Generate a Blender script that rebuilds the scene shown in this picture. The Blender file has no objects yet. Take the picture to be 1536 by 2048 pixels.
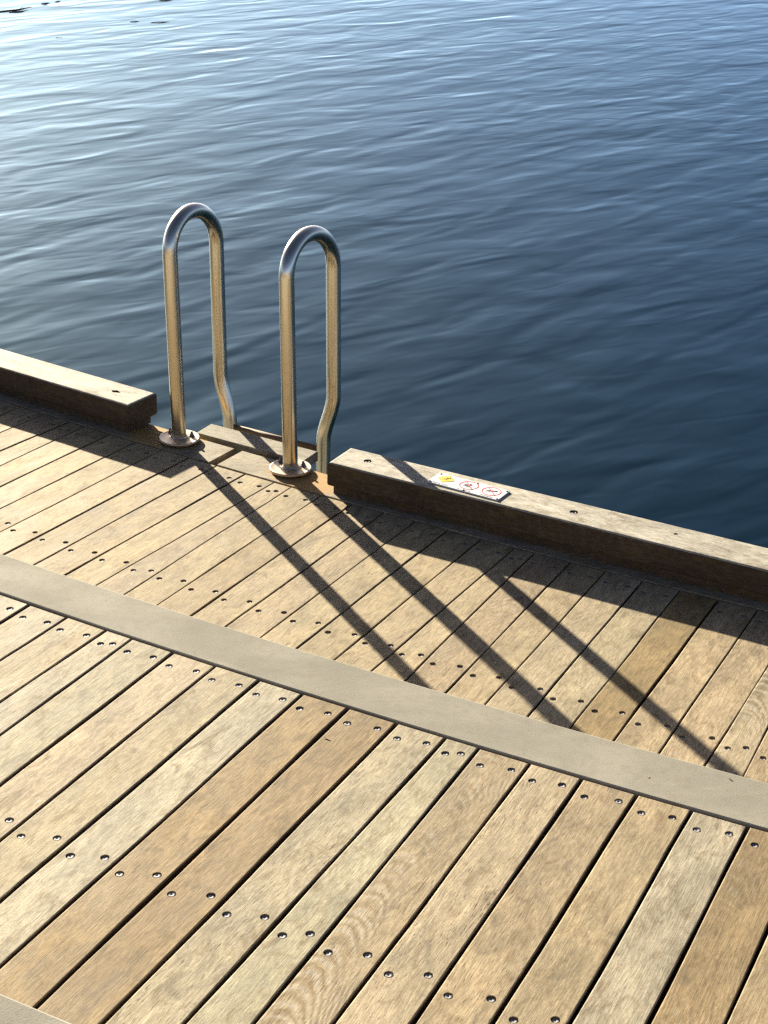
import bpy, bmesh, math, random
import numpy as np
from mathutils import Vector, Matrix
from mathutils.geometry import delaunay_2d_cdt
random.seed(7)
S = bpy.context.scene
C = S.collection
R = math.radians

# ------------------------------------------------------------------ camera calibration (metres, far deck at z = 0)
F, PIT, ROLL, HC, ZN = 3406.80, 0.4391152, 0.0309030, 2.0, 0.29173
def W(px, py, z=0.0):
    """point of the plane at height z that the photograph shows at pixel (px, py) of 1536 x 2048"""
    x = (px-768)/F; y = -(py-1024)/F
    c, s = math.cos(ROLL), math.sin(ROLL)
    x, y = c*x-s*y, s*x+c*y
    d = (x, math.cos(PIT)+y*math.sin(PIT), -math.sin(PIT)+y*math.cos(PIT))
    k = (HC-z)/(-d[2])
    return Vector((d[0]*k, d[1]*k, z))

SUN_AZ, SUN_EL = R(-62.3), R(15.2)

# ------------------------------------------------------------------ object helpers
def link(o):
    C.objects.link(o); return o
def empty(name, loc, rz=0):
    o = link(bpy.data.objects.new(name, None)); o.location = loc; o.rotation_euler = (0, 0, rz); o.empty_display_size = .05
    return o
def tag(o, label=None, cat=None, group=None, kind=None):
    for k, v in (('label', label), ('category', cat), ('group', group), ('kind', kind)):
        if v: o[k] = v
    return o
def mesh_obj(name, me, mat, parent=None, loc=(0,0,0), rz=0):
    o = link(bpy.data.objects.new(name, me)); o.location = loc; o.rotation_euler = (0, 0, rz)
    if mat and not me.materials: me.materials.append(mat)
    if parent: o.parent = parent
    return o
def from_bm(name, bm, smooth=False):
    bmesh.ops.recalc_face_normals(bm, faces=bm.faces)
    me = bpy.data.meshes.new(name); bm.to_mesh(me); bm.free()
    if smooth: me.shade_smooth()
    return me
def pydata(name, v, f, smooth=False):
    bm = bmesh.new()
    vs = [bm.verts.new(p) for p in v]
    for q in f:
        try: bm.faces.new([vs[i] for i in q])
        except ValueError: pass
    return from_bm(name, bm, smooth)
def lathe(bm, prof, seg=32, loc=(0,0,0)):
    """prof: (radius, z) from bottom to top"""
    rings = []
    for r, z in prof:
        if r < 1e-6: rings.append([bm.verts.new((loc[0], loc[1], loc[2]+z))])
        else: rings.append([bm.verts.new((loc[0]+r*math.cos(2*math.pi*i/seg), loc[1]+r*math.sin(2*math.pi*i/seg), loc[2]+z)) for i in range(seg)])
    for a, b in zip(rings, rings[1:]):
        for i in range(seg):
            j = (i+1) % seg
            q = [a[i % len(a)], a[j % len(a)], b[j % len(b)], b[i % len(b)]]
            u = []
            for v in q:
                if v not in u: u.append(v)
            if len(u) > 2: bm.faces.new(u)
def tube(bm, pts, r, seg=28, cap=True):
    pts = [Vector(p) for p in pts]; rings = []
    up = Vector((0.31, 0.95, 0.02)).normalized()
    for i, p in enumerate(pts):
        t = (pts[min(i+1, len(pts)-1)]-pts[max(i-1, 0)]).normalized()
        a = (up-t*up.dot(t)).normalized(); up = a; b = t.cross(a)
        rr = r[i] if isinstance(r, (list, tuple)) else r
        rings.append([bm.verts.new(p+a*rr*math.cos(2*math.pi*k/seg)+b*rr*math.sin(2*math.pi*k/seg)) for k in range(seg)])
    for x, y in zip(rings, rings[1:]):
        for k in range(seg): bm.faces.new((x[k], x[(k+1) % seg], y[(k+1) % seg], y[k]))
    if cap: bm.faces.new(rings[0][::-1]); bm.faces.new(rings[-1])

# ------------------------------------------------------------------ node helpers
class NT:
    def __init__(s, name):
        s.m = bpy.data.materials.new(name); s.m.use_nodes = True
        s.t = s.m.node_tree; s.t.nodes.clear()
        s.out = s.n('ShaderNodeOutputMaterial')
        s.b = s.n('ShaderNodeBsdfPrincipled'); s.l(s.b.outputs[0], s.out.inputs[0])
    def n(s, ty, **k):
        x = s.t.nodes.new(ty)
        for a, b in k.items(): setattr(x, a, b)
        return x
    def l(s, a, b): s.t.links.new(a, b)
    def put(s, v, sock):
        if hasattr(v, 'is_output') or isinstance(v, bpy.types.NodeSocket): s.l(v, sock)
        else: sock.default_value = v
    def math(s, op, a, b=0.0, c=0.0, clamp=False):
        x = s.n('ShaderNodeMath', operation=op, use_clamp=clamp)
        s.put(a, x.inputs[0]); s.put(b, x.inputs[1]); s.put(c, x.inputs[2]); return x.outputs[0]
    def vmul(s, v, k):
        x = s.n('ShaderNodeVectorMath', operation='MULTIPLY'); s.put(v, x.inputs[0]); s.put(k, x.inputs[1]); return x.outputs[0]
    def vadd(s, v, k):
        x = s.n('ShaderNodeVectorMath', operation='ADD'); s.put(v, x.inputs[0]); s.put(k, x.inputs[1]); return x.outputs[0]
    def noise(s, v, scale=1, detail=2, rough=.5, dist=0.0):
        x = s.n('ShaderNodeTexNoise'); s.put(v, x.inputs['Vector']); x.inputs['Scale'].default_value = scale
        x.inputs['Detail'].default_value = detail; x.inputs['Roughness'].default_value = rough; x.inputs['Distortion'].default_value = dist
        return x.outputs['Fac']
    def ramp(s, v, a, b, lo=0.0, hi=1.0, smooth=True):
        x = s.n('ShaderNodeMapRange'); x.interpolation_type = 'SMOOTHSTEP' if smooth else 'LINEAR'
        s.put(v, x.inputs[0]); s.put(a, x.inputs[1]); s.put(b, x.inputs[2]); s.put(lo, x.inputs[3]); s.put(hi, x.inputs[4]); return x.outputs[0]
    def mix(s, f, a, b, mode='MIX'):
        x = s.n('ShaderNodeMix', data_type='RGBA', blend_type=mode)
        s.put(f, x.inputs[0]); s.put(a, x.inputs[6]); s.put(b, x.inputs[7]); return x.outputs[2]
    def grey(s, v):
        x = s.n('ShaderNodeCombineColor'); 
        for i in range(3): s.l(v, x.inputs[i])
        return x.outputs[0]
    def bump(s, h, dist, strength=1.0, normal=None):
        x = s.n('ShaderNodeBump'); x.inputs['Strength'].default_value = strength; x.inputs['Distance'].default_value = dist
        s.l(h, x.inputs['Height'])
        if normal: s.l(normal, x.inputs['Normal'])
        return x.outputs[0]
    def set(s, **k):
        for a, v in k.items(): s.put(v, s.b.inputs[a.replace('_', ' ')])

def col(r, g, b): return (r, g, b, 1)

def wood_material(name, orange_spots=None, use_object_colour=True, tint=col(.40, .31, .2)):
    m = NT(name)
    tc = m.n('ShaderNodeTexCoord'); oi = m.n('ShaderNodeObjectInfo')
    rnd = m.math('MULTIPLY', oi.outputs['Random'], 37.0)
    off = m.n('ShaderNodeCombineXYZ')
    m.l(rnd, off.inputs[0]); m.l(m.math('MULTIPLY', rnd, 1.7), off.inputs[1]); m.l(m.math('MULTIPLY', rnd, .6), off.inputs[2])
    p = m.vadd(tc.outputs['Object'], off.outputs[0])
    wob = m.noise(m.vmul(p, (2.2, 9, 9)), 1, 2)
    pw = m.n('ShaderNodeCombineXYZ'); m.l(m.math('MULTIPLY', m.math('SUBTRACT', wob, .5), .022), pw.inputs[1])
    q = m.vadd(p, pw.outputs[0])
    sx = m.n('ShaderNodeSeparateXYZ'); m.l(q, sx.inputs[0])
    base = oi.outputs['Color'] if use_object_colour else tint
    # large weathering patches: silvery and brown
    blot = m.noise(m.vmul(p, (5, 13, 13)), 1, 4, .6, .6)
    blot2 = m.noise(m.vmul(p, (16, 34, 34)), 1, 4, .62, 1.2)
    c = m.mix(m.ramp(blot, .38, .68, 0, 1), base, m.mix(1.0, base, col(1.3, 1.29, 1.3), 'MULTIPLY'))
    c = m.mix(m.ramp(blot2, .45, .75, 0, .62), c, col(0.129, 0.082, 0.034))
    pat = m.noise(m.vmul(p, (3.2, 8, 8)), 1, 5, .62, 1.0)
    c = m.mix(1.0, c, m.grey(m.ramp(pat, .33, .68, .83, 1.12)), 'MULTIPLY')
    dirt = m.noise(m.vmul(p, (9, 20, 20)), 1, 5, .65, .8)
    c = m.mix(m.ramp(dirt, .52, .72, 0, .5), c, col(0.080, 0.063, 0.038))
    # growth rings drawn out along the board
    warp = m.noise(m.vmul(p, (1.3, 6, 9)), 1, 3, .6, .2)
    ring = m.math('SINE', m.math('ADD', m.math('MULTIPLY', sx.outputs[1], 330.0), m.math('MULTIPLY', warp, 34.0)))
    ringm = m.ramp(m.noise(m.vmul(p, (2.4, 5, 5)), 1, 1), .42, .66, 0, .09)
    c = m.mix(m.math('MULTIPLY', m.ramp(ring, .1, 1, 0, 1), ringm), c, col(0.114, 0.070, 0.029))
    # curly figure across the board, strength from the object's alpha
    warp2 = m.noise(m.vmul(p, (7, 9, 10)), 1, 4, .65, .8)
    so_ = m.n('ShaderNodeSeparateXYZ'); m.l(tc.outputs['Object'], so_.inputs[0])
    yo = m.math('ADD', so_.outputs[1], m.math('MULTIPLY', m.math('SUBTRACT', oi.outputs['Random'], .5), .06)); yy = m.math('MULTIPLY', yo, yo)
    fig = m.math('SINE', m.math('ADD', m.math('ADD', m.math('MULTIPLY', sx.outputs[0], 190.0), m.math('MULTIPLY', yy, 7000.0)), m.math('MULTIPLY', warp2, 22.0)))
    figm = m.math('MULTIPLY', m.ramp(m.noise(m.vmul(p, (4.2, 11, 8)), 1, 2), .4, .66, 0, 1), m.math('POWER', oi.outputs['Alpha'], 1.4) if use_object_colour else .1)
    c = m.mix(m.math('MULTIPLY', m.ramp(fig, .1, 1, 0, .62), figm), c, col(0.350, 0.312, 0.251))
    c = m.mix(m.math('MULTIPLY', m.ramp(fig, -.3, -1, 0, .42), figm), c, col(0.110, 0.070, 0.030))
    # fibres and short dark pores
    fib = m.noise(m.vmul(q, (24, 380, 300)), 1, 3, .65)
    c = m.mix(1.0, c, m.grey(m.ramp(fib, .3, .7, .76, 1.18)), 'MULTIPLY')
    pore = m.noise(m.vmul(q, (55, 480, 400)), 1, 2, .55)
    porem = m.math('MULTIPLY', m.ramp(m.noise(m.vmul(p, (7, 16, 12)), 1, 2), .3, .62, .2, 1), m.ramp(m.math('FRACT', m.math('MULTIPLY', oi.outputs['Random'], 7.31)), 0, 1, .35, 1.25))
    pr = m.math('MULTIPLY', m.ramp(pore, .60, .70), porem)
    c = m.mix(m.math('MULTIPLY', pr, .75), c, col(.055, .036, .018))
    spk = m.noise(m.vmul(p, (700, 900, 800)), 1, 2, .6)
    mot = m.noise(m.vmul(p, (60, 190, 120)), 1, 4, .7, .6)
    c = m.mix(1.0, c, m.grey(m.ramp(mot, .32, .68, .84, 1.13)), 'MULTIPLY')
    c = m.mix(1.0, c, m.grey(m.ramp(spk, .3, .7, .78, 1.19)), 'MULTIPLY')
    # saw marks left slanting across some stretches
    saw = m.math('SINE', m.math('ADD', m.math('MULTIPLY', sx.outputs[0], 900.0), m.math('MULTIPLY', sx.outputs[1], 420.0)))
    sawm = m.ramp(m.noise(m.vmul(p, (3, 17, 6)), 1, 2), .58, .72, 0, .3)
    c = m.mix(m.math('MULTIPLY', m.ramp(saw, .55, 1), sawm), c, col(.14, .095, .05))
    # drying checks
    crk = m.noise(m.vmul(q, (5.5, 150, 60)), 1, 1, .4)
    ck = m.ramp(crk, .805, .83)
    c = m.mix(m.math('MULTIPLY', ck, .85), c, col(.035, .024, .015))
    if orange_spots:
        for (x, y, r0) in orange_spots:
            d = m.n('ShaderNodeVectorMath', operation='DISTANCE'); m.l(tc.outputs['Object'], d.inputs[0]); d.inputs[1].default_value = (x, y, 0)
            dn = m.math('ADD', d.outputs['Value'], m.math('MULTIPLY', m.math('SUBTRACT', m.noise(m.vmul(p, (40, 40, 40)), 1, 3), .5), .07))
            c = m.mix(m.ramp(dn, r0, r0*.45, 0, .8), c, col(.36, .20, .05))  # fades to orange around each given point
    h = m.math('ADD', m.math('MULTIPLY', fib, .6), m.math('MULTIPLY', pr, -.55))
    h = m.math('ADD', h, m.math('MULTIPLY', ck, -1.2))
    h = m.math('ADD', h, m.math('MULTIPLY', spk, .08))
    h = m.math('ADD', h, m.math('MULTIPLY', blot2, .5))
    m.set(Base_Color=c, Roughness=m.ramp(blot, .2, .8, .7, .85), Normal=m.bump(h, .0008, .7))
    m.b.inputs['Specular IOR Level'].default_value = .2
    return m.m

def concrete_material():
    m = NT('concrete'); tc = m.n('ShaderNodeTexCoord'); p = tc.outputs['Object']
    a = m.noise(p, 5, 4, .6); b = m.noise(p, 420, 3, .65); g = m.noise(p, 60, 4, .6, .5); e = m.noise(p, 1400, 1, .5)
    c = m.mix(m.ramp(a, .3, .7), col(.238, .222, .182), col(.278, .26, .218))
    st_ = m.noise(m.vmul(p, (2.2, 5, 5)), 1, 5, .65, 1.5)
    c = m.mix(1.0, c, m.grey(m.ramp(st_, .35, .7, .86, 1.08)), 'MULTIPLY')
    c = m.mix(m.ramp(g, .45, .8, 0, .4), c, col(0.175, 0.148, 0.106))
    c = m.mix(m.ramp(b, .55, .8, 0, .45), c, col(0.129, 0.110, 0.080))
    c = m.mix(m.ramp(b, .42, .2, 0, .4), c, col(0.319, 0.304, 0.258))
    c = m.mix(1.0, c, m.grey(m.ramp(e, .2, .8, .85, 1.12)), 'MULTIPLY')
    pit = m.noise(p, 95, 2, .4)
    c = m.mix(m.ramp(pit, .74, .8, 0, .4), c, col(.12, .10, .07))
    m.set(Base_Color=c, Roughness=.9, Normal=m.bump(m.math('ADD', m.math('MULTIPLY', b, .6), m.math('MULTIPLY', a, .8)), .0012, .6))
    m.b.inputs['Specular IOR Level'].default_value = .12
    return m.m

def plain(name, c, rough=.5, metal=0.0, bumpscale=None, dist=.0005):
    m = NT(name); m.set(Base_Color=col(*c), Roughness=rough, Metallic=metal)
    tc = m.n('ShaderNodeTexCoord')
    nz = m.noise(tc.outputs['Object'], bumpscale or 60, 3, .6)
    m.set(Base_Color=m.mix(1.0, col(*c), m.grey(m.ramp(nz, .25, .75, .85, 1.12)), 'MULTIPLY'))
    if bumpscale: m.set(Normal=m.bump(nz, dist, .5))
    return m.m

def steel_material(name, rough, grime, tint=(.61, .555, .46)):
    m = NT(name); tc = m.n('ShaderNodeTexCoord'); p = tc.outputs['Object']
    br = m.noise(m.vmul(p, (110, 110, 5)), 1, 2, .5)
    sp = m.noise(p, 26, 3, .55, .4); bl = m.noise(p, 9, 3, .55)
    c = m.mix(m.ramp(sp, .5, .78, 0, grime), col(*tint), col(.26, .17, .085))
    m.set(Base_Color=c, Metallic=1.0, Roughness=m.math('ADD', m.math('MULTIPLY', m.math('SUBTRACT', br, .5), .03), m.ramp(bl, .3, .7, rough-.03, rough+.05)),
          Specular_IOR_Level=.5)
    return m.m

def water_material():
    m = NT('sea_water'); tc = m.n('ShaderNodeTexCoord')
    def layer(rot, sc, detail, rough, dist):
        mp = m.n('ShaderNodeMapping'); mp.vector_type = 'POINT'
        rz = m.n('ShaderNodeVectorRotate', rotation_type='Z_AXIS'); rz.inputs['Angle'].default_value = R(-rot)
        m.l(tc.outputs['Object'], rz.inputs['Vector'])
        return m.noise(m.vmul(rz.outputs[0], (sc[0], sc[1], 1)), 1, detail, rough, dist)
    a = layer(40, (.58, 1.6), 1, .4, .3)
    b = layer(46, (1.45, 3.6), 1, .45, .5)
    d = layer(36, (3.4, 8), 1, .45, .5)
    patch = layer(25, (.16, .3), 2, .5, .2)
    h = m.math('ADD', m.math('MULTIPLY', a, .012), m.math('MULTIPLY', b, .012))
    h = m.math('ADD', h, m.math('MULTIPLY', m.math('MULTIPLY', d, .0036), m.ramp(patch, .3, .7, .35, 1.2)))
    nb = m.bump(h, 1.0, 1.0)
    m.t.nodes.remove(m.b)
    df = m.n('ShaderNodeBsdfDiffuse'); df.inputs['Color'].default_value = col(.0001, .0062, .0115)
    gl = m.n('ShaderNodeBsdfGlossy'); gl.inputs['Color'].default_value = col(.62, .87, 1.0); gl.inputs['Roughness'].default_value = .125
    fr = m.n('ShaderNodeFresnel'); fr.inputs['IOR'].default_value = 1.333
    for x in (df, gl, fr): m.l(nb, x.inputs['Normal'])
    mx_ = m.n('ShaderNodeMixShader'); m.l(fr.outputs[0], mx_.inputs[0]); m.l(df.outputs[0], mx_.inputs[1]); m.l(gl.outputs[0], mx_.inputs[2])
    m.l(mx_.outputs[0], m.out.inputs[0])
    return m.m

M = {}
M['wood'] = wood_material('weathered_hardwood')
M['beam_wood'] = wood_material('kerb_hardwood')
M['beam_side'] = wood_material('unbleached_shaded_hardwood', None, False, col(.068, .050, .034))  # unbleached side faces, with their shade darkened into the colour
M['concrete'] = concrete_material()
M['steel'] = steel_material('brushed_steel', .25, .08)
M['flange_steel'] = steel_material('stained_steel', .44, .7, (.52, .43, .32))
M['rust'] = plain('rusted_steel', (.17, .115, .07), .85, .0, 160, .001)
M['screw'] = plain('screw_steel', (.20, .19, .205), .7, .4, 300, .0002)
M['dark'] = plain('shade_black_earth', (.02, .017, .013), .9)  # near black stands in for the shade of the void under the boards
M['wall'] = plain('quay_concrete', (.10, .10, .085), .85, 0, 18, .004)
M['white'] = plain('sign_white', (.66, .66, .675), .45)
M['yellow'] = plain('sign_yellow', (.80, .50, .03), .4)
M['red'] = plain('sign_red', (.66, .07, .045), .4)
M['black'] = plain('sign_black', (.03, .028, .03), .45)
M['twig'] = plain('wet_bark', (.04, .032, .022), .6, 0, 140, .001)
M['leaf'] = plain('dry_leaf', (.20, .10, .03), .7, 0, 200, .0005)
M['water'] = water_material()

# ------------------------------------------------------------------ boards: bevelled planks with real countersunk holes
def poly_inset(poly, d):
    n = len(poly); out = []
    for i in range(n):
        p0, p1, p2 = poly[i-1], poly[i], poly[(i+1) % n]
        e1 = (p1-p0); e2 = (p2-p1)
        if e1.length < 1e-9 or e2.length < 1e-9: out.append(p1.copy()); continue
        e1 = e1.normalized(); e2 = e2.normalized()
        n1 = Vector((-e1.y, e1.x)); n2 = Vector((-e2.y, e2.x))
        k = 1+n1.dot(n2); out.append(p1+(n1+n2)*(d/max(k, .3)))
    return out

def plank_mesh(name, corners, thick, r, holes=(), segs=3, wob=.0009, low_bevel=False):
    """corners: local 2-D, counter-clockwise, long edges 0-1 and 2-3; holes: lists of 2-D points, each with a depth"""
    cs = [Vector(c) for c in corners]; poly = []
    for i in range(4):
        a, b = cs[i], cs[(i+1) % 4]; L = (b-a).length
        k = max(1, int(L/.11)) if wob else 1
        nn = Vector((-(b-a).y, (b-a).x)).normalized()
        ph = random.random()*6
        for j in range(k):
            w = wob*(math.sin(ph+j*1.3)+.6*random.uniform(-1, 1)) if j else 0
            poly.append(a.lerp(b, j/k)+nn*w)
    n = len(poly)
    bm = bmesh.new()
    levels = []
    for s in range(segs+1):
        th = math.pi/2*s/segs
        levels.append((r*(1-math.sin(th)), -r*(1-math.cos(th))))       # inset, z : from top inset to side
    # s=0 -> inset r, z 0 ; s=segs -> inset 0, z -r
    levels.append((0, -thick+(r if low_bevel else 0)))
    if low_bevel: levels.append((r*.3, -thick+r*.3)); levels.append((r, -thick))
    rings = []
    for ins, z in levels:
        rings.append([bm.verts.new((p.x, p.y, z)) for p in poly_inset(poly, ins)])
    for a, b in zip(rings, rings[1:]):
        for i in range(n): bm.faces.new((a[i], b[i], b[(i+1) % n], a[(i+1) % n]))
    bm.faces.new(rings[-1][::-1])
    # top face with holes
    top = [v.co.xy for v in rings[0]]; pts = [Vector(p) for p in top]; verts = list(rings[0])
    edges = [(i, (i+1) % n) for i in range(n)]
    loops = []
    for hp, depth in holes:
        k0 = len(pts); m = len(hp)
        ring = [bm.verts.new((p[0], p[1], 0)) for p in hp]
        pts += [Vector(p) for p in hp]; verts += ring
        edges += [(k0+i, k0+(i+1) % m) for i in range(m)]
        loops.append((ring, hp, depth))
    res = delaunay_2d_cdt(pts, edges, [], 1, 1e-7)
    vs2, fs, ov = res[0], res[2], res[3]
    def inside(pt, pg):
        c = False; j = len(pg)-1
        for i in range(len(pg)):
            if (pg[i][1] > pt[1]) != (pg[j][1] > pt[1]) and pt[0] < (pg[j][0]-pg[i][0])*(pt[1]-pg[i][1])/(pg[j][1]-pg[i][1])+pg[i][0]: c = not c
            j = i
        return c
    for f in fs:
        ids = [ov[i][0] if ov[i] else None for i in f]
        if None in ids: continue
        ce = sum((pts[i] for i in ids), Vector((0, 0)))/len(ids)
        if any(inside(ce, hp) for hp, _ in holes): continue
        try: bm.faces.new([verts[i] for i in ids])
        except ValueError: pass
    for ring, hp, depth in loops:
        ce = sum((Vector(p) for p in hp), Vector((0, 0)))/len(hp); m = len(hp)
        prev = ring
        for k, z in ((.95, -.0008), (.9, -depth)):
            cur = [bm.verts.new((ce.x+(p[0]-ce.x)*k, ce.y+(p[1]-ce.y)*k, z)) for p in hp]
            for i in range(m): bm.faces.new((prev[i], cur[i], cur[(i+1) % m], prev[(i+1) % m]))
            prev = cur
        bm.faces.new(prev)
    return from_bm(name, bm)

def circle(c, r, m=16): return [(c[0]+r*math.cos(2*math.pi*i/m), c[1]+r*math.sin(2*math.pi*i/m)) for i in range(m)]

bm = bmesh.new()
lathe(bm, [(.0, -.0062), (.0060, -.0062), (.0060, -.0011), (.0057, -.0008), (.0018, -.0007), (.0015, -.0014), (.0, -.0015)], 18)
SCREW = from_bm('screw', bm, True); SCREW.materials.append(M['screw'])

def make_board(name, left, right, e0, e1, ztop, parent, tint, rows=(), thick=.032, mat='wood', label=None):
    """left/right: (point, dir) lines; e0/e1: curves y(x) that cut the ends (e0 near camera, e1 toward the water)"""
    def cut(line, cv):
        p, d = line; lo, hi = -6.0, 6.0
        f = lambda s: (p.y+d.y*s)-cv(p.x+d.x*s)
        for _ in range(60):
            mid = (lo+hi)/2
            if f(mid) > 0: hi = mid
            else: lo = mid
        return p+d*lo
    a, b, c, d = cut(left, e0), cut(right, e0), cut(right, e1), cut(left, e1)
    org = (a+b+c+d)/4; ax = (left[1]+right[1]).normalized(); ang = math.atan2(ax.y, ax.x)
    ca, sa = math.cos(-ang), math.sin(-ang)
    loc = lambda p: ((p-org).x*ca-(p-org).y*sa, (p-org).x*sa+(p-org).y*ca)
    A, B, Cc, D = [loc(p) for p in (a, b, c, d)]       # local x along the board toward the water; right side has negative y
    holes = []; scr = []
    for (kind, dl, dr) in rows:
        for side, dd in ((0, dl), (1, dr)):
            # inset from that long edge
            w0 = abs(A[1]-B[1]); w1 = abs(D[1]-Cc[1])
            xe = (D[0] if side == 0 else Cc[0])-dd if kind == 'far' else (A[0] if side == 0 else B[0])+dd
            u = (xe-A[0])/(D[0]-A[0])
            yl = A[1]+(D[1]-A[1])*u; yr = B[1]+(Cc[1]-B[1])*u; w = yl-yr
            y = yl-.0195 if side == 0 else yr+.0195
            xe += random.uniform(-.0022, .0022); y += random.uniform(-.0015, .0015)
            scr.append((xe, y)); holes.append((circle((xe, y), .0078+random.uniform(-.0003, .0004), 18), .0062))
    me = plank_mesh(name, [A, B, Cc, D], thick, .0022, holes)
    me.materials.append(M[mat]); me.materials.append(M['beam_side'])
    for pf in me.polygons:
        if abs(pf.normal.z) < .2 and pf.center.z < -.006: pf.material_index = 1  # gap walls take the wood with shade in its colour
    o = mesh_obj(name, me, None, parent, (org.x, org.y, ztop+random.uniform(-.0008, .0008)), ang)
    o.rotation_euler = (random.uniform(-.004, .004), random.uniform(-.0006, .0006), ang)
    o.color = tint
    if label: o['label'] = label
    for (x, y) in scr:
        s = link(bpy.data.objects.new('screw', SCREW)); s.parent = o; s.location = (x, y, random.uniform(-.0013, -.0003)-(.0010 if ztop == 0 else 0))
        s.rotation_euler = (random.uniform(-.05, .05), random.uniform(-.05, .05), random.uniform(0, 6))
    return o

def lineset(D, h, groups, ang, lo, hi, pitch, wedges):
    """gap centre lines; measured ones keep their place, the rest go on at the same pitch"""
    out = {}
    for k, (p, q) in D.items():
        a, b = W(*p, h), W(*q, h); mid = ((a+b)/2).xy
        g = ang[[i for i, (s, e) in enumerate(groups) if s <= k <= e][0]]
        out[k] = (mid, Vector((math.cos(R(g)), math.sin(R(g)))))
    def step(k, sgn):
        p, d = out[k-sgn]
        g0 = math.degrees(math.atan2(d.y, d.x))
        wedge = (k-1 if sgn > 0 else k) in wedges
        g = g0+(wedges[k-1 if sgn > 0 else k]*sgn if wedge else 0)
        nd = Vector((math.cos(R(g)), math.sin(R(g)))); nn = Vector((d.y, -d.x))
        out[k] = (p+nn*sgn*(.072 if wedge else pitch), nd)
    for k in range(max(D)+1, hi+1): step(k, 1)
    for k in range(min(D)-1, lo-1, -1): step(k, -1)
    return out

L = {1:[(61.2,1207.5),(0,1246.6)],2:[(135.4,1233.6),(0,1322.1)],3:[(212.2,1262.2),(0,1403.6)],4:[(265.6,1276.6),(0,1471.4)],
5:[(347.7,1302.6),(0,1573)],6:[(430.7,1332.3),(0,1682.3)],7:[(519.3,1359.6),(5.2,1799.5)],8:[(607.8,1387),(0,1932.9)],
9:[(700.3,1414.3),(71.6,2013.6)],10:[(796.4,1446.6),(203,2047.5)],11:[(894,1475.3),(366.9,2047.5)],12:[(957.8,1496),(508.9,2047.5)],
13:[(1060.7,1526),(667.7,2047.5)],14:[(1165.3,1554.7),(825,2047.5)],15:[(1274.6,1588.8),(985,2047.5)],16:[(1385.3,1620),(1139.7,2048)],
17:[(1498.8,1651.2),(1294.4,2048)],18:[(1536,1859),(1449,2048)]}
U = {3:[(0,932.8),(140,866)],4:[(0,974),(156,899)],5:[(0,1017.4),(208.3,914.6)],
6:[(0,1063.5),(260.4,932.8)],7:[(7.8,1108.6),(315.1,948.4)],8:[(69,1129.4),(433,931)],9:[(128.9,1150.3),(490.6,948.2)],
10:[(192.2,1171.6),(546.6,965.1)],11:[(247.9,1189.3),(577.9,976.8)],12:[(313.8,1209.6),(623.4,1004.2)],13:[(381.3,1232),(685.9,1021)],
14:[(450.3,1252.9),(750,1039.3)],15:[(521.9,1275),(765,1091.7)],16:[(593.5,1297.9),(835.4,1106)],17:[(670.3,1320.6),(900.5,1126.8)],
18:[(743.4,1342),(965.6,1150.3)],19:[(809.4,1362),(1012.5,1162)],20:[(891.4,1385.4),(1090.6,1177.6)],21:[(969.5,1408.9),(1163.9,1196.8)],
22:[(1054.2,1433.6),(1239,1216.7)],23:[(1141,1456.8),(1315.7,1235.2)],24:[(1227.7,1482.3),(1393.8,1256.4)],25:[(1318.6,1507.9),(1474.7,1276.3)],
26:[(1409.4,1533.4),(1536,1331.7)],27:[(1487.5,1551.9),(1536,1455)]}
LL = lineset(L, ZN, [(-99,3),(4,11),(12,19)], [61.7, 63.2, 64.55], -13, 27, .1012, {3:1.4, 11:1.4, 19:1.4, -5:1.4})
UL = lineset(U, 0.0, [(-99,10),(11,18),(19,26),(27,40)], [58.9, 61.1, 63.3, 65.5], -6, 36, .1012, {2:2.2, 10:2.2, 18:2.2, 26:2.2, 34:2.2})

def quad(pts, deg=2):
    c = np.polyfit([p[0] for p in pts], [p[1] for p in pts], deg)
    return lambda x: float(np.polyval(c, x))
strip_up = quad([W(*U[k][0], ZN) for k in range(7, 28)])
strip_lo = quad([W(*L[k][0], ZN) for k in range(1, 18)])
SH = Vector((-.545, -1.069))                               # the next step up, one tier toward the camera
top_up = lambda x: strip_lo(x-SH.x)+SH.y
top_lo = lambda x: strip_lo(x-SH.x-SH.x*.197)+SH.y*1.197
shift = lambda f, d: (lambda x: f(x)+d)

# rim curve: near edge of the flush rim board
HB = .097
bl0, bl1 = W(256, 811, HB), W(0, 735, HB)
br0, br1 = W(655, 925, HB), W(1536, 1142, HB)
def nrm(a, b):
    d = (b-a).normalized(); n = Vector((-d.y, d.x, 0)); return n if n.y > 0 else -n
nl, nr = nrm(bl0, bl1), nrm(br0, br1)
rp = [W(385.6, 914), W(544.7, 961.4), W(490, 945)]+[p-nl*.025 for p in (bl0, bl1, bl0.lerp(bl1, .5))]+[p-nr*.025 for p in (br0, br1, br0.lerp(br1, .5))]
rim = quad(rp)
def off_curve(f, d):
    """curve moved by d along its upward normal"""
    def g(x):
        h = .01; s = (f(x+h)-f(x-h))/(2*h); k = math.sqrt(1+s*s)
        return f(x)+d*k
    return g

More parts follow.
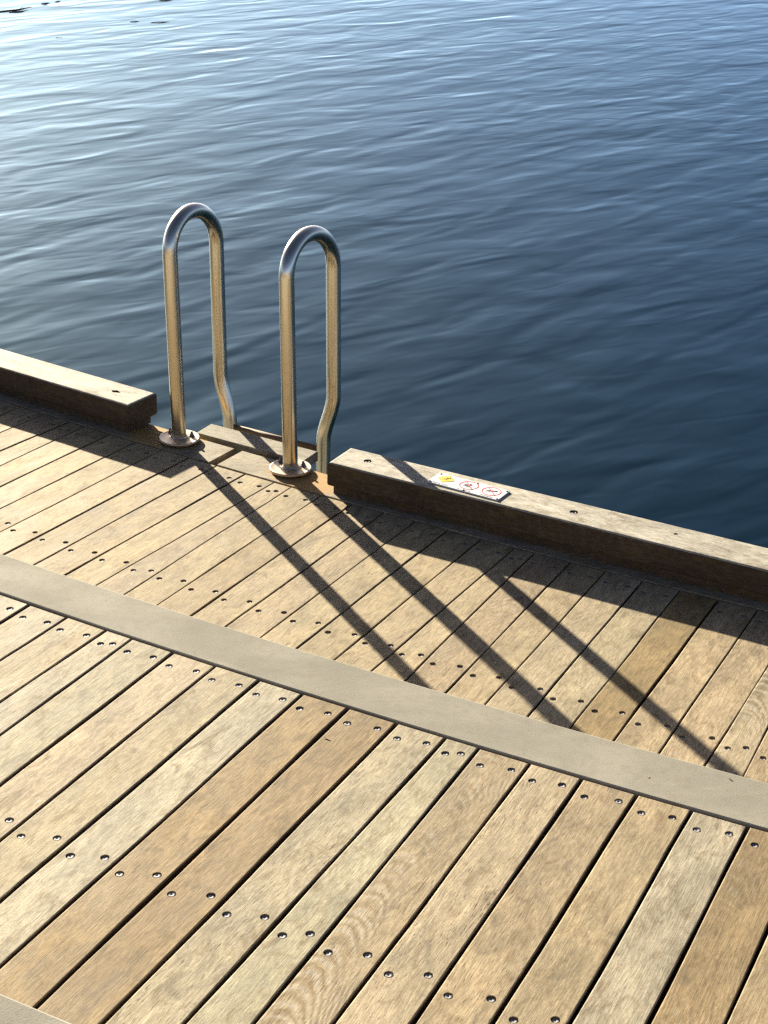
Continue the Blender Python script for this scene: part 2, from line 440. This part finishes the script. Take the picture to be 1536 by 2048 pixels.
# ------------------------------------------------------------------ tints of the boards, read off the photograph
PALE, SAND, TAN, GOLD, BROWN, GREY = (.305,.266,.197), (.30,.25,.168), (.28,.218,.138), (.236,.172,.093), (.222,.162,.092), (.30,.268,.20)
def tint(c, fig=.12, j=.03):
    k = .93*(1+random.uniform(-j, j)); return (c[0]*k*1.06, c[1]*k*1.04*(1+random.uniform(-.015, .015)), c[2]*k*.98*(1+random.uniform(-.03, .03)), fig)
LT = {1:(PALE,.2),2:(SAND,.3),3:(GREY,.6),4:(PALE,.1),5:((.325,.27,.19),.1),6:(SAND,.5),7:((.325,.288,.225),.05),8:(GOLD,.1),9:((.222,.162,.092),.2),
      10:(PALE,.5),11:(GREY,.3),12:((.285,.225,.145),1.0),13:(SAND,.2),14:(TAN,.35),15:((.29,.23,.15),.2),16:(GREY,.6),17:(BROWN,.45),18:(TAN,.3)}
UT = {23:((.235,.17,.085),.05),12:((.28,.215,.13),.2),8:((.29,.23,.145),.3),22:(SAND,.4),26:(SAND,1.0),21:(SAND,.5),19:(TAN,.7)}

lower = tag(empty('lower_deck', (0, 3.8, 0)), 'lower walkway of narrow sand coloured boards beside the water', None, None, 'structure')
upper = tag(empty('upper_deck', (0, 2, ZN)), 'upper walkway of weathered boards with wide dark gaps nearest the camera', None, None, 'structure')
top = tag(empty('top_deck', (0, .8, 2*ZN)), 'top walkway of weathered boards behind the corner step', None, None, 'structure')
bpy.context.view_layer.update()
def parent_keep(o, p):
    o.parent = p; o.matrix_parent_inverse = Matrix.Translation(-Vector(p.location))
def seg_lines(LS, k, g0, g1):
    (p, d), (q, e) = LS[k], LS[k+1]
    n1 = Vector((d.y, -d.x)); n2 = Vector((e.y, -e.x))
    return (p+n1*g0/2, d), (q-n2*g1/2, e)
gapU = {k: random.choice((.0032, .004, .0048, .0042)) for k in UL}; gapU.update({10:.0022, 11:.0024, 15:.003, 24:.006, 23:.003, 26:.003, 9:.0052, 7:.005, 13:.0055})
gapL = {k: random.uniform(.0058, .0078) for k in LL}; gapL.update({4:.0042, 10:.0082, 9:.0082, 12:.0055})
for k in range(-6, 36):
    lf, rt = seg_lines(UL, k, gapU[k], gapU[k+1])
    c, f = UT.get(k, ((.295,.235,.15), random.choice((.05, .1, .2, .4))))
    o = make_board('board', lf, rt, off_curve(strip_up, .012), off_curve(rim, -.005), 0, None, tint(c, f, .05), (('far', .0575, .0465), ('far', .655, .631)))
    parent_keep(o, lower)
for k in range(-13, 27):
    lf, rt = seg_lines(LL, k, gapL[k], gapL[k+1])
    c, f = LT.get(k, (random.choice((SAND, PALE, TAN)), .3))
    o = make_board('board', lf, rt, off_curve(top_up, .012), off_curve(strip_lo, -.0032), ZN, None, tint(c, f), (('far', .048, .0345), ('far', .63, .602)) if k > -11 else ())
    parent_keep(o, upper)
for k in range(-13, 27):
    (p, d), (q, e) = LL[k], LL[k+1]
    lf, rt = seg_lines({k:(p+SH*1.2, d), k+1:(q+SH*1.2, e)}, k, .007, .007)
    o = make_board('board', lf, rt, lambda x: top_lo(x)-2.2, off_curve(top_lo, -.0045), 2*ZN, None, tint(random.choice((SAND, PALE, TAN)), .3), ())
    parent_keep(o, top)

# ------------------------------------------------------------------ curved solids following two curves
def curved_slab(name, f0, f1, x0, x1, z0, z1, n=60, r=.0):
    """solid between near curve f0 and far curve f1"""
    bm = bmesh.new(); prev = None
    sl = lambda f, x: (f(x+.01)-f(x-.01))/.02
    for i in range(n+1):
        x = x0+(x1-x0)*i/n
        s = sl(f1, x); k = math.sqrt(1+s*s); nx, ny = -s/k, 1/k                 # far normal
        # near point: go from far point along -normal until f0
        lo, hi = 0, 5
        for _ in range(40):
            mid = (lo+hi)/2
            if f1(x)-ny*mid > f0(x-nx*mid): lo = mid
            else: hi = mid
        fa = Vector((x, f1(x))); ne = fa-Vector((nx, ny))*lo; u = Vector((nx, ny))
        prof = [(ne, z0), (ne, z1-r)]
        if r: prof += [(ne+u*r*.3, z1-r*.3), (ne+u*r, z1), (fa-u*r, z1), (fa-u*r*.3, z1-r*.3)]
        else: prof = [(ne, z0), (ne, z1), (fa, z1)]
        if r: prof += [(fa, z1-r)]
        prof += [(fa, z0)]
        ring = [bm.verts.new((p.x, p.y, z)) for p, z in prof]
        if prev:
            m = len(ring)
            for j in range(m): bm.faces.new((prev[j], ring[j], ring[(j+1) % m], prev[(j+1) % m]))
        else: bm.faces.new(ring)
        prev = ring
    bm.faces.new(prev[::-1])
    return from_bm(name, bm)

st = mesh_obj('concrete_step', curved_slab('concrete_step', off_curve(strip_lo, .0025), strip_up, -2.1, 2.2, -.1, ZN+.001, 70, .004), M['concrete'])
tag(st, 'long pale concrete step edge running across the middle between the two decks', 'step', 'concrete step edges')
st2 = mesh_obj('concrete_step', curved_slab('concrete_step', off_curve(top_lo, .0035), top_up, -2.6, 1.8, ZN-.1, 2*ZN+.001, 70, .004), M['concrete'])
tag(st2, 'corner of a pale concrete step edge at the bottom left of the upper deck', 'step', 'concrete step edges')

# ground below the boards, coloured near black to give the gaps their shade
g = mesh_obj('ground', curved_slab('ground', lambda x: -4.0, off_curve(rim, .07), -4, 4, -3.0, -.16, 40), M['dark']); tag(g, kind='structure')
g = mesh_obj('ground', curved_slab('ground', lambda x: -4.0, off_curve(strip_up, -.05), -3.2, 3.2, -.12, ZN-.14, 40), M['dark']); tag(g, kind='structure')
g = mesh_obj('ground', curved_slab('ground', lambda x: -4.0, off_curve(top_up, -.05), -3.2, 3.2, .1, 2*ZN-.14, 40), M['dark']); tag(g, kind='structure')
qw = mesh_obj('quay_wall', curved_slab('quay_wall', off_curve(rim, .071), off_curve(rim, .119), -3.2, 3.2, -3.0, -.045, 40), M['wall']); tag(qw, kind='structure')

# ------------------------------------------------------------------ flush rim boards
BL, BR = W(359, 882), W(581, 942)
T = (BR-BL).normalized(); N = Vector((-T.y, T.x, 0))
if N.y < 0: N = -N
M['rim_wood'] = wood_material('orange_spot_rim_board', [(BL.x-.07, BL.y+.045, .12), (BR.x+.075, BR.y-.05, .14), (BL.x, BL.y, .10), (BR.x, BR.y, .085)])  # orange tint around and beside the two handrail feet
xgapL, xgapR = (BL+T*.195-N*.0).x, (BL+T*.225).x
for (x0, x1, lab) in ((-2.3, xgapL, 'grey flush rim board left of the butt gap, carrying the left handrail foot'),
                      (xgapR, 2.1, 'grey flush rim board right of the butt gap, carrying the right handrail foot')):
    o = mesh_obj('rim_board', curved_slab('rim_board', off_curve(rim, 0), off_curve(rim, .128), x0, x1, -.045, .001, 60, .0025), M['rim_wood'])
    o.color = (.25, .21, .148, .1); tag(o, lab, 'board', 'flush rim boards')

# ------------------------------------------------------------------ kerb beams
def kerb_beam(a, b, width, label, bolts, knots, side):
    """a: near top corner at the ladder end, b: a point further along the near top edge"""
    d = (b-a); d.z = 0; Lh = 2.3; d.normalize(); n = nrm(a, b)
    if side < 0: org = a+d*Lh; ax = -d
    else: org = a.copy(); ax = d.copy()
    ang = math.atan2(ax.y, ax.x)
    root = empty('kerb_beam', (org.x, org.y, 0), ang); tag(root, label, 'beam', 'kerb beams along the deck rim')
    ca, sa = math.cos(-ang), math.sin(-ang)
    loc = lambda p: ((p.x-org.x)*ca-(p.y-org.y)*sa, (p.x-org.x)*sa+(p.y-org.y)*ca)
    holes = []; bl = []
    for p in bolts: q = loc(p); bl.append(q); holes.append((circle(q, .0118, 24), .011))
    for p, rx, ry in knots:
        q = loc(p); holes.append(([(q[0]+rx*math.cos(t)*(1+.25*math.sin(2*t+1)), q[1]+ry*math.sin(t)*(1+.2*math.cos(3*t))) for t in [2*math.pi*i/18 for i in range(18)]], .012))
    me = plank_mesh('rail', [(0, 0), (Lh, 0), (Lh, width), (0, width)], .072, .0085, holes, 5, 0, True)
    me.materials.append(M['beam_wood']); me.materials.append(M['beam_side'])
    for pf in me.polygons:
        if abs(pf.normal.z) < .55: pf.material_index = 1  # upright faces take the darker wood that carries painted shade
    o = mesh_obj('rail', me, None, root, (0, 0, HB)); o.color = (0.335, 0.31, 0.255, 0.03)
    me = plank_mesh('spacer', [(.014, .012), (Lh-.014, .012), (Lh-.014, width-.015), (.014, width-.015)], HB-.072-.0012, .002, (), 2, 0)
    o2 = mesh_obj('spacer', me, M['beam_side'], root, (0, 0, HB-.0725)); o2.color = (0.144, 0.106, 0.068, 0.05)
    for q in bl:
        bm = bmesh.new(); lathe(bm, [(0, -.0112), (.0078, -.0112), (.0078, -.004), (.0065, -.0022), (.0040, -.0018), (.0036, -.0045), (0, -.0048)], 20)
        mesh_obj('bolt', from_bm('bolt', bm, True), M['screw'], o, (q[0], q[1], 0))
    return root, ang, n
kerb_beam(bl0, bl1, .131, 'weathered timber kerb beam left of the ladder with a dark knot near its end', [], [(W(232, 783, HB), .0135, .0085)], -1)
kb, kang, kn = kerb_beam(br0, br1, .131, 'weathered timber kerb beam right of the ladder carrying the small white sign', [W(735.5, 922, HB), W(1148, 1024, HB)], [(W(1352, 1068, HB), .005, .0055)], 1)

# ------------------------------------------------------------------ swim ladder
lad = empty('swim_ladder', (BL.x, BL.y, 0), math.atan2(T.y, T.x))
tag(lad, 'stainless steel swim ladder with two tall hooped handrails in the gap between the kerb beams', 'ladder')
SEP = (BR-BL).length
RT = .0217
def hoop(t0, inward):
    """local x along the rim, y toward the water"""
    D = .262; HT = .585; HB_ = .545; tl = -.008; ul = -.012
    xb, zb = (-.033, .105) if inward > 0 else (-.018, .125)          # foot of the straight rear leg, start of its bend
    pts = []
    for i in range(24): z = .008+(HT-.008)*i/23; pts.append((t0+tl*z/HT, ul*z/HT, z))
    xa, ya = t0+tl, ul; xe, ye = t0+xb-.006, D-.004
    for i in range(1, 44):
        a = math.pi*i/44; u = (1-math.cos(a))/2
        pts.append((xa+(xe-xa)*u, ya+(ye-ya)*u, HT+(HB_-HT)*u+.111*math.sin(a)))
    for i in range(0, 22): z = HB_-(HB_-zb-.025)*i/21; k = (z-zb)/(HB_-zb); pts.append((t0+xb-.006*k, D-.004*k, z))
    for i in range(1, 17):
        u = i/16; s = u*u*(3-2*u)
        pts.append((t0+xb+inward*.034*s, D, zb+.025-.16*u))
    for i in range(1, 12): pts.append((t0+xb+inward*.034, D, zb-.135-1.2*i/11))
    bm = bmesh.new(); tube(bm, pts, RT, 36); return from_bm('handrail', bm, True)
def flange_mesh():
    bm = bmesh.new()
    lathe(bm, [(0, -.003), (.0565, -.003), (.0605, .0005), (.0615, .0062), (.0602, .0084), (.0582, .0086), (.056, .0080), (.036, .0080), (.0262, .0090), (.0238, .0125), (.0216, .0165), (.0, .0165)], 56)
    return from_bm('flange', bm, True)
def bolt_mesh():
    bm = bmesh.new()
    lathe(bm, [(.0088, 0), (.0088, .0016), (.0045, .0017)], 24)
    lathe(bm, [(.0072, .0017), (.0072, .0072), (.0062, .0082), (.004, .0083)], 6)
    lathe(bm, [(.004, .0083), (.004, .0135), (.0028, .0148), (0, .015)], 16)
    return from_bm('bolt', bm)
FL, BO = flange_mesh(), bolt_mesh()
for t0, inw in ((0, 1), (SEP, -1)):
    h = mesh_obj('handrail', hoop(t0, inw), M['steel'], lad)
    f = mesh_obj('flange', FL, M['flange_steel'], h, (t0, 0, .0052), random.random())
    for bx, by in ((-.050, .017), (.030, .022+.008)):
        mesh_obj('bolt', BO, M['screw'], h, (t0+bx*.86, by*.9, .0138), random.random())
bm = bmesh.new(); tube(bm, [(.004, .262, -.042), (SEP-.056, .262, -.040)], .0105, 20); mesh_obj('rung', from_bm('rung', bm, True), M['rust'], lad)
for z in (-.3, -.58, -.86):
    bm = bmesh.new(); tube(bm, [(.002, .262, z), (SEP-.054, .262, z)], .012, 16); mesh_obj('rung', from_bm('rung', bm, True), M['steel'], lad)
me = plank_mesh('step', [(.009, .073), (.396, .073), (.392, .158), (.005, .158)], .03, .0025, (), 2, .0004)
o = mesh_obj('step', me, M['wood'], lad, (0, 0, .004)); o.color = (0.237, 0.213, 0.162, .1)

# ------------------------------------------------------------------ safety sign
SG0 = W(854.3, 962, HB+.004)
sgx = (W(995, 999.7, HB+.004)-SG0); SL = .217; SW = .0715
sang = math.atan2(sgx.y, sgx.x)
sign = empty('safety_sign', (SG0.x, SG0.y, HB), sang)
tag(sign, 'small white plate with yellow diamond and two red circles on the right kerb beam', 'sign')
bm = bmesh.new()
pl = plank_mesh('plate', [(0, 0), (SL, 0), (SL, SW), (0, SW)], .0042, .0004, (), 1, 0)
mesh_obj('plate', pl, M['white'], sign, (0, 0, .0036))
ZT = .0040
def flat(name, polys, mat, z=ZT, h=.0003, parent=sign):
    bm = bmesh.new()
    for pg in polys:
        a = [bm.verts.new((p[0], p[1], z)) for p in pg]; b = [bm.verts.new((p[0], p[1], z-h)) for p in pg]
        bm.faces.new(a); bm.faces.new(b[::-1])
        for i in range(len(pg)): bm.faces.new((a[i], b[i], b[(i+1) % len(pg)], a[(i+1) % len(pg)]))
    return mesh_obj(name, from_bm(name, bm), M[mat], parent)
def bar(x0, y0, x1, y1, w0, w1=None):
    w1 = w0 if w1 is None else w1; d = Vector((x1-x0, y1-y0)).normalized(); n = Vector((-d.y, d.x))
    return [(x0-n.x*w0/2, y0-n.y*w0/2), (x1-n.x*w1/2, y1-n.y*w1/2), (x1+n.x*w1/2, y1+n.y*w1/2), (x0+n.x*w0/2, y0+n.y*w0/2)]
def ring_polys(cx, cy, r0, r1, m=36):
    return [[(cx+r*math.cos(a), cy+r*math.sin(a)) for r, a in ((r0, 2*math.pi*i/m), (r1, 2*math.pi*i/m), (r1, 2*math.pi*(i+1)/m), (r0, 2*math.pi*(i+1)/m))] for i in range(m)]
dcx, dcy, dh = .037, .042, .0265
dia = lambda s: [(dcx-s, dcy), (dcx, dcy-s), (dcx+s, dcy), (dcx, dcy+s)]
wd = flat('warning_diamond', [dia(dh)], 'black', ZT); 
flat('warning_field', [dia(dh-.0016)], 'yellow', ZT+.0003, .0003, wd)
def fig(cx, cy, parts, head, z, parent):
    flat('figure', [bar(cx+a, cy+b, cx+c, cy+d, w, w2) for a, b, c, d, w, w2 in parts]+[circle((cx+head[0], cy+head[1]), head[2], 12)], 'black', z, .0002, parent)
fig(dcx, dcy, [(-.002, -.002, .004, .007, .004, .004), (-.002, -.002, .006, -.006, .0028, .002), (-.002, -.002, -.009, -.007, .0028, .002), (.003, .006, .010, .006, .002, .0015), (.003, .006, -.004, .009, .002, .0015)], (.007, .0105, .0024), ZT+.0006, wd)
for cx, nm, parts, head in ((.1085, 0, [(-.010, .000, .004, .003, .004, .003), (.004, .003, .014, .004, .002, .0015), (-.010, 0, -.017, .002, .0028, .0015), (-.012, -.005, .011, -.006, .0015, .0015), (-.015, -.008, .006, -.010, .0015, .0015)], (.0005, .0082, .0026)),
                            (.1775, 1, [(-.004, .002, .006, .006, .005, .004), (.006, .006, .012, .012, .0022, .0016), (.006, .006, .013, .005, .0022, .0016), (-.004, .002, -.008, -.006, .003, .002), (-.004, .002, -.012, .001, .003, .002), (-.012, .001, -.013, -.008, .0024, .0018)], (.0105, .0085, .0025))):
    cy = .040
    pr = flat('prohibition_circle', ring_polys(cx, cy, .0245, .0272), 'red', ZT+.0001, .0003)
    fig(cx, cy, parts, head, ZT+.0004, pr)
    s = .0185
    flat('red_bar', [bar(cx-s, cy+s, cx+s, cy-s, .0028)], 'red', ZT+.0007, .0002, pr)
def text(body, x, y, size, parent):
    cu = bpy.data.curves.new('caption', 'FONT'); cu.body = body; cu.size = size; cu.align_x = 'CENTER'; cu.extrude = .0001; cu.resolution_u = 2
    tmp = link(bpy.data.objects.new('caption_tmp', cu)); bpy.context.view_layer.update()
    me = bpy.data.meshes.new_from_object(tmp.evaluated_get(bpy.context.evaluated_depsgraph_get()))
    bpy.data.objects.remove(tmp); me.name = 'caption'
    me.materials.clear(); o = mesh_obj('caption', me, M['black'], parent, (x, y, ZT)); return o
for body, x in (('Slippery surface', .038), ('No swimming', .1085), ('No jumping', .1775)): text(body, x, .0045, .0078, sign)
bm = bmesh.new(); lathe(bm, [(.0036, 0), (.0036, .0008), (.0024, .0018), (.0008, .002), (.0006, .0012), (0, .0012)], 14); SS = from_bm('sign_screw', bm, True)
for x, y in ((.006, .006), (.006, SW-.006), (SL*.5+.0, .0055), (SL*.5+.012, SW-.0055), (SL-.006, .006), (SL-.006, SW-.006)):
    mesh_obj('sign_screw', SS, M['flange_steel'], sign, (x, y, .0036))

# ------------------------------------------------------------------ water
ZW = -.75
bm = bmesh.new(); B = 1500
bmesh.ops.create_grid(bm, x_segments=8, y_segments=8, size=B)
w = mesh_obj('water', from_bm('water', bm), M['water'], None, (0, 0, ZW)); tag(w, kind='structure')

# twigs and bits of leaf floating far out
def twig(p, q, r, name, label, bend=.12, fork=None, cat='twig'):
    a, b = W(*p, ZW), W(*q, ZW); o3 = a.copy(); d = b-a; n = Vector((-d.y, d.x, 0)).normalized(); pts = []; rr = []
    for i in range(13):
        u = i/12; pts.append(d*u+n*d.length*bend*math.sin(u*3.1)*math.sin(2+u*5)*.35+Vector((0, 0, .001+.004*math.sin(u*4)))); rr.append(r*(.55+.6*math.sin(.4+u*2.2)))
    bm = bmesh.new(); tube(bm, pts, rr, 10)
    if fork:
        c = pts[fork]; e = c+(d*.28+n*d.length*.12); tube(bm, [c, c.lerp(e, .5)+Vector((0, 0, .01)), e+Vector((0, 0, .004))], [r*.5, r*.4, r*.25], 8)
    o = mesh_obj(name, from_bm(name, bm, True), M['twig'], None, o3); tag(o, label, cat, 'bits of drift floating far out'); return o
twig((-14, 26), (65, 14), .0055, 'floating_twig', 'longest dark branch floating on the bright water at the top left corner', .2, 7)
twig((18, 25.5), (56, 21), .0045, 'floating_twig', 'thin dark twig floating just below the long branch', .3)
twig((82, 8), (101, 6), .004, 'floating_twig', 'short dark twig floating right of the long branch')
twig((110, 4), (122, 2), .0035, 'floating_twig', 'small dark twig floating at the very top edge of the water')
twig((260, 43.5), (280, 43), .003, 'floating_twig', 'short thick dark twig floating left of a faint thread of twig')
twig((301, 45.5), (340, 44), .003, 'floating_twig', 'faint thread of twig floating right of the short thick twig')
twig((317, 2), (345, 1), .004, 'floating_twig', 'thin dark twig floating at the top edge, rightmost of the drift')
def leaf(px, py, size, label, name='floating_leaf', z=ZW, mat='twig', cat='leaf', grp='bits of drift floating far out', ang=.4, asp=.42):
    c = W(px, py, z); bm = bmesh.new(); lo = []; hi = []
    for i in range(14):
        t = 2*math.pi*i/14; r = size*(1+.15*math.sin(3*t+px))
        x, y = r*math.cos(t), r*asp*math.sin(t)
        hi.append(bm.verts.new((x, y, size*.05*(1+math.cos(2*t))+.002*min(1, size*20)))); lo.append(bm.verts.new((x*.97, y*.97, -size*.02+size*.05*(1+math.cos(2*t)))))
    tp = bm.verts.new((0, 0, size*.09)); bt = bm.verts.new((0, 0, 0))
    for i in range(14):
        j = (i+1) % 14; bm.faces.new((hi[i], hi[j], tp)); bm.faces.new((lo[j], lo[i], bt)); bm.faces.new((hi[j], hi[i], lo[i], lo[j]))
    o = mesh_obj(name, from_bm(name, bm), M[mat], None, c, ang); tag(o, label, cat, grp); return o
leaf(118.5, 75, .028, 'small dark leaf floating alone on the bright water below the twigs')
leaf(45, 59.5, .012, 'dark speck of leaf floating at the left, the right one of a close pair')
leaf(33, 60.5, .010, 'dark speck of leaf floating at the left, the left one of a close pair')
leaf(59, 105.5, .012, 'lowest dark speck of leaf floating near the left edge')
GC = 'crumbs lying on the concrete step edge'
leaf(1298, 1554.5, .0026, 'tiny brown crumb of leaf on the middle of the concrete step edge', 'leaf_crumb', ZN+.0015, 'leaf', 'leaf', GC)
leaf(1461, 1559, .0040, 'larger dark crumb of leaf near the right end of the concrete step edge', 'leaf_crumb', ZN+.0015, 'twig', 'leaf', GC, -.9)
leaf(653, 1476, .0065, 'reddish sliver of leaf lying on a brown board of the upper deck', 'leaf_crumb', ZN+.0015, 'leaf', 'leaf', None, -.5, .25)

# ------------------------------------------------------------------ light, sky, camera
sd = bpy.data.lights.new('sun', 'SUN'); sd.energy = 5.0; sd.angle = R(.55); sd.color = (1.0, .905, .71)
so = link(bpy.data.objects.new('sun', sd))
dv = Vector((math.cos(SUN_AZ)*math.cos(SUN_EL), math.sin(SUN_AZ)*math.cos(SUN_EL), -math.sin(SUN_EL)))
so.rotation_euler = (-dv).to_track_quat('Z', 'Y').to_euler(); so.location = -dv*20
wd_ = bpy.data.worlds.new('World'); S.world = wd_; wd_.use_nodes = True
nt = wd_.node_tree; bg = nt.nodes['Background']
sky = nt.nodes.new('ShaderNodeTexSky'); sky.sky_type = 'NISHITA'; sky.sun_disc = False
sky.sun_elevation = SUN_EL; sky.sun_rotation = R(-27.7)
sky.air_density = .24; sky.dust_density = .60; sky.ozone_density = 0.0; sky.altitude = 0
nt.links.new(sky.outputs[0], bg.inputs[0]); bg.inputs[1].default_value = .05

cd = bpy.data.cameras.new('camera'); cam = link(bpy.data.objects.new('camera', cd)); S.camera = cam
cd.sensor_fit = 'VERTICAL'; cd.sensor_height = 36; cd.lens = F/2048*36; cd.clip_start = .05; cd.clip_end = 5000
fw = Vector((0, math.cos(PIT), -math.sin(PIT))); up0 = Vector((0, math.sin(PIT), math.cos(PIT))); rt0 = Vector((1, 0, 0))
c_, s_ = math.cos(ROLL), math.sin(ROLL)
rt = rt0*c_+up0*s_; up = rt0*(-s_)+up0*c_
mx = Matrix((rt, up, -fw)).transposed().to_4x4(); mx.translation = (0, 0, HC); cam.matrix_world = mx

S.render.engine = 'CYCLES'; S.cycles.use_denoising = False; S.cycles.filter_width = 1.45; S.cycles.sample_clamp_indirect = 0.3; S.cycles.sample_clamp_direct = 2.5; S.cycles.use_adaptive_sampling = False; S.cycles.caustics_reflective = False; S.cycles.caustics_refractive = False
S.render.resolution_x = 768; S.render.resolution_y = 1024
S.view_settings.view_transform = 'Standard'; S.view_settings.look = 'None'; S.view_settings.gamma = 1
S.view_settings.exposure = 2.22
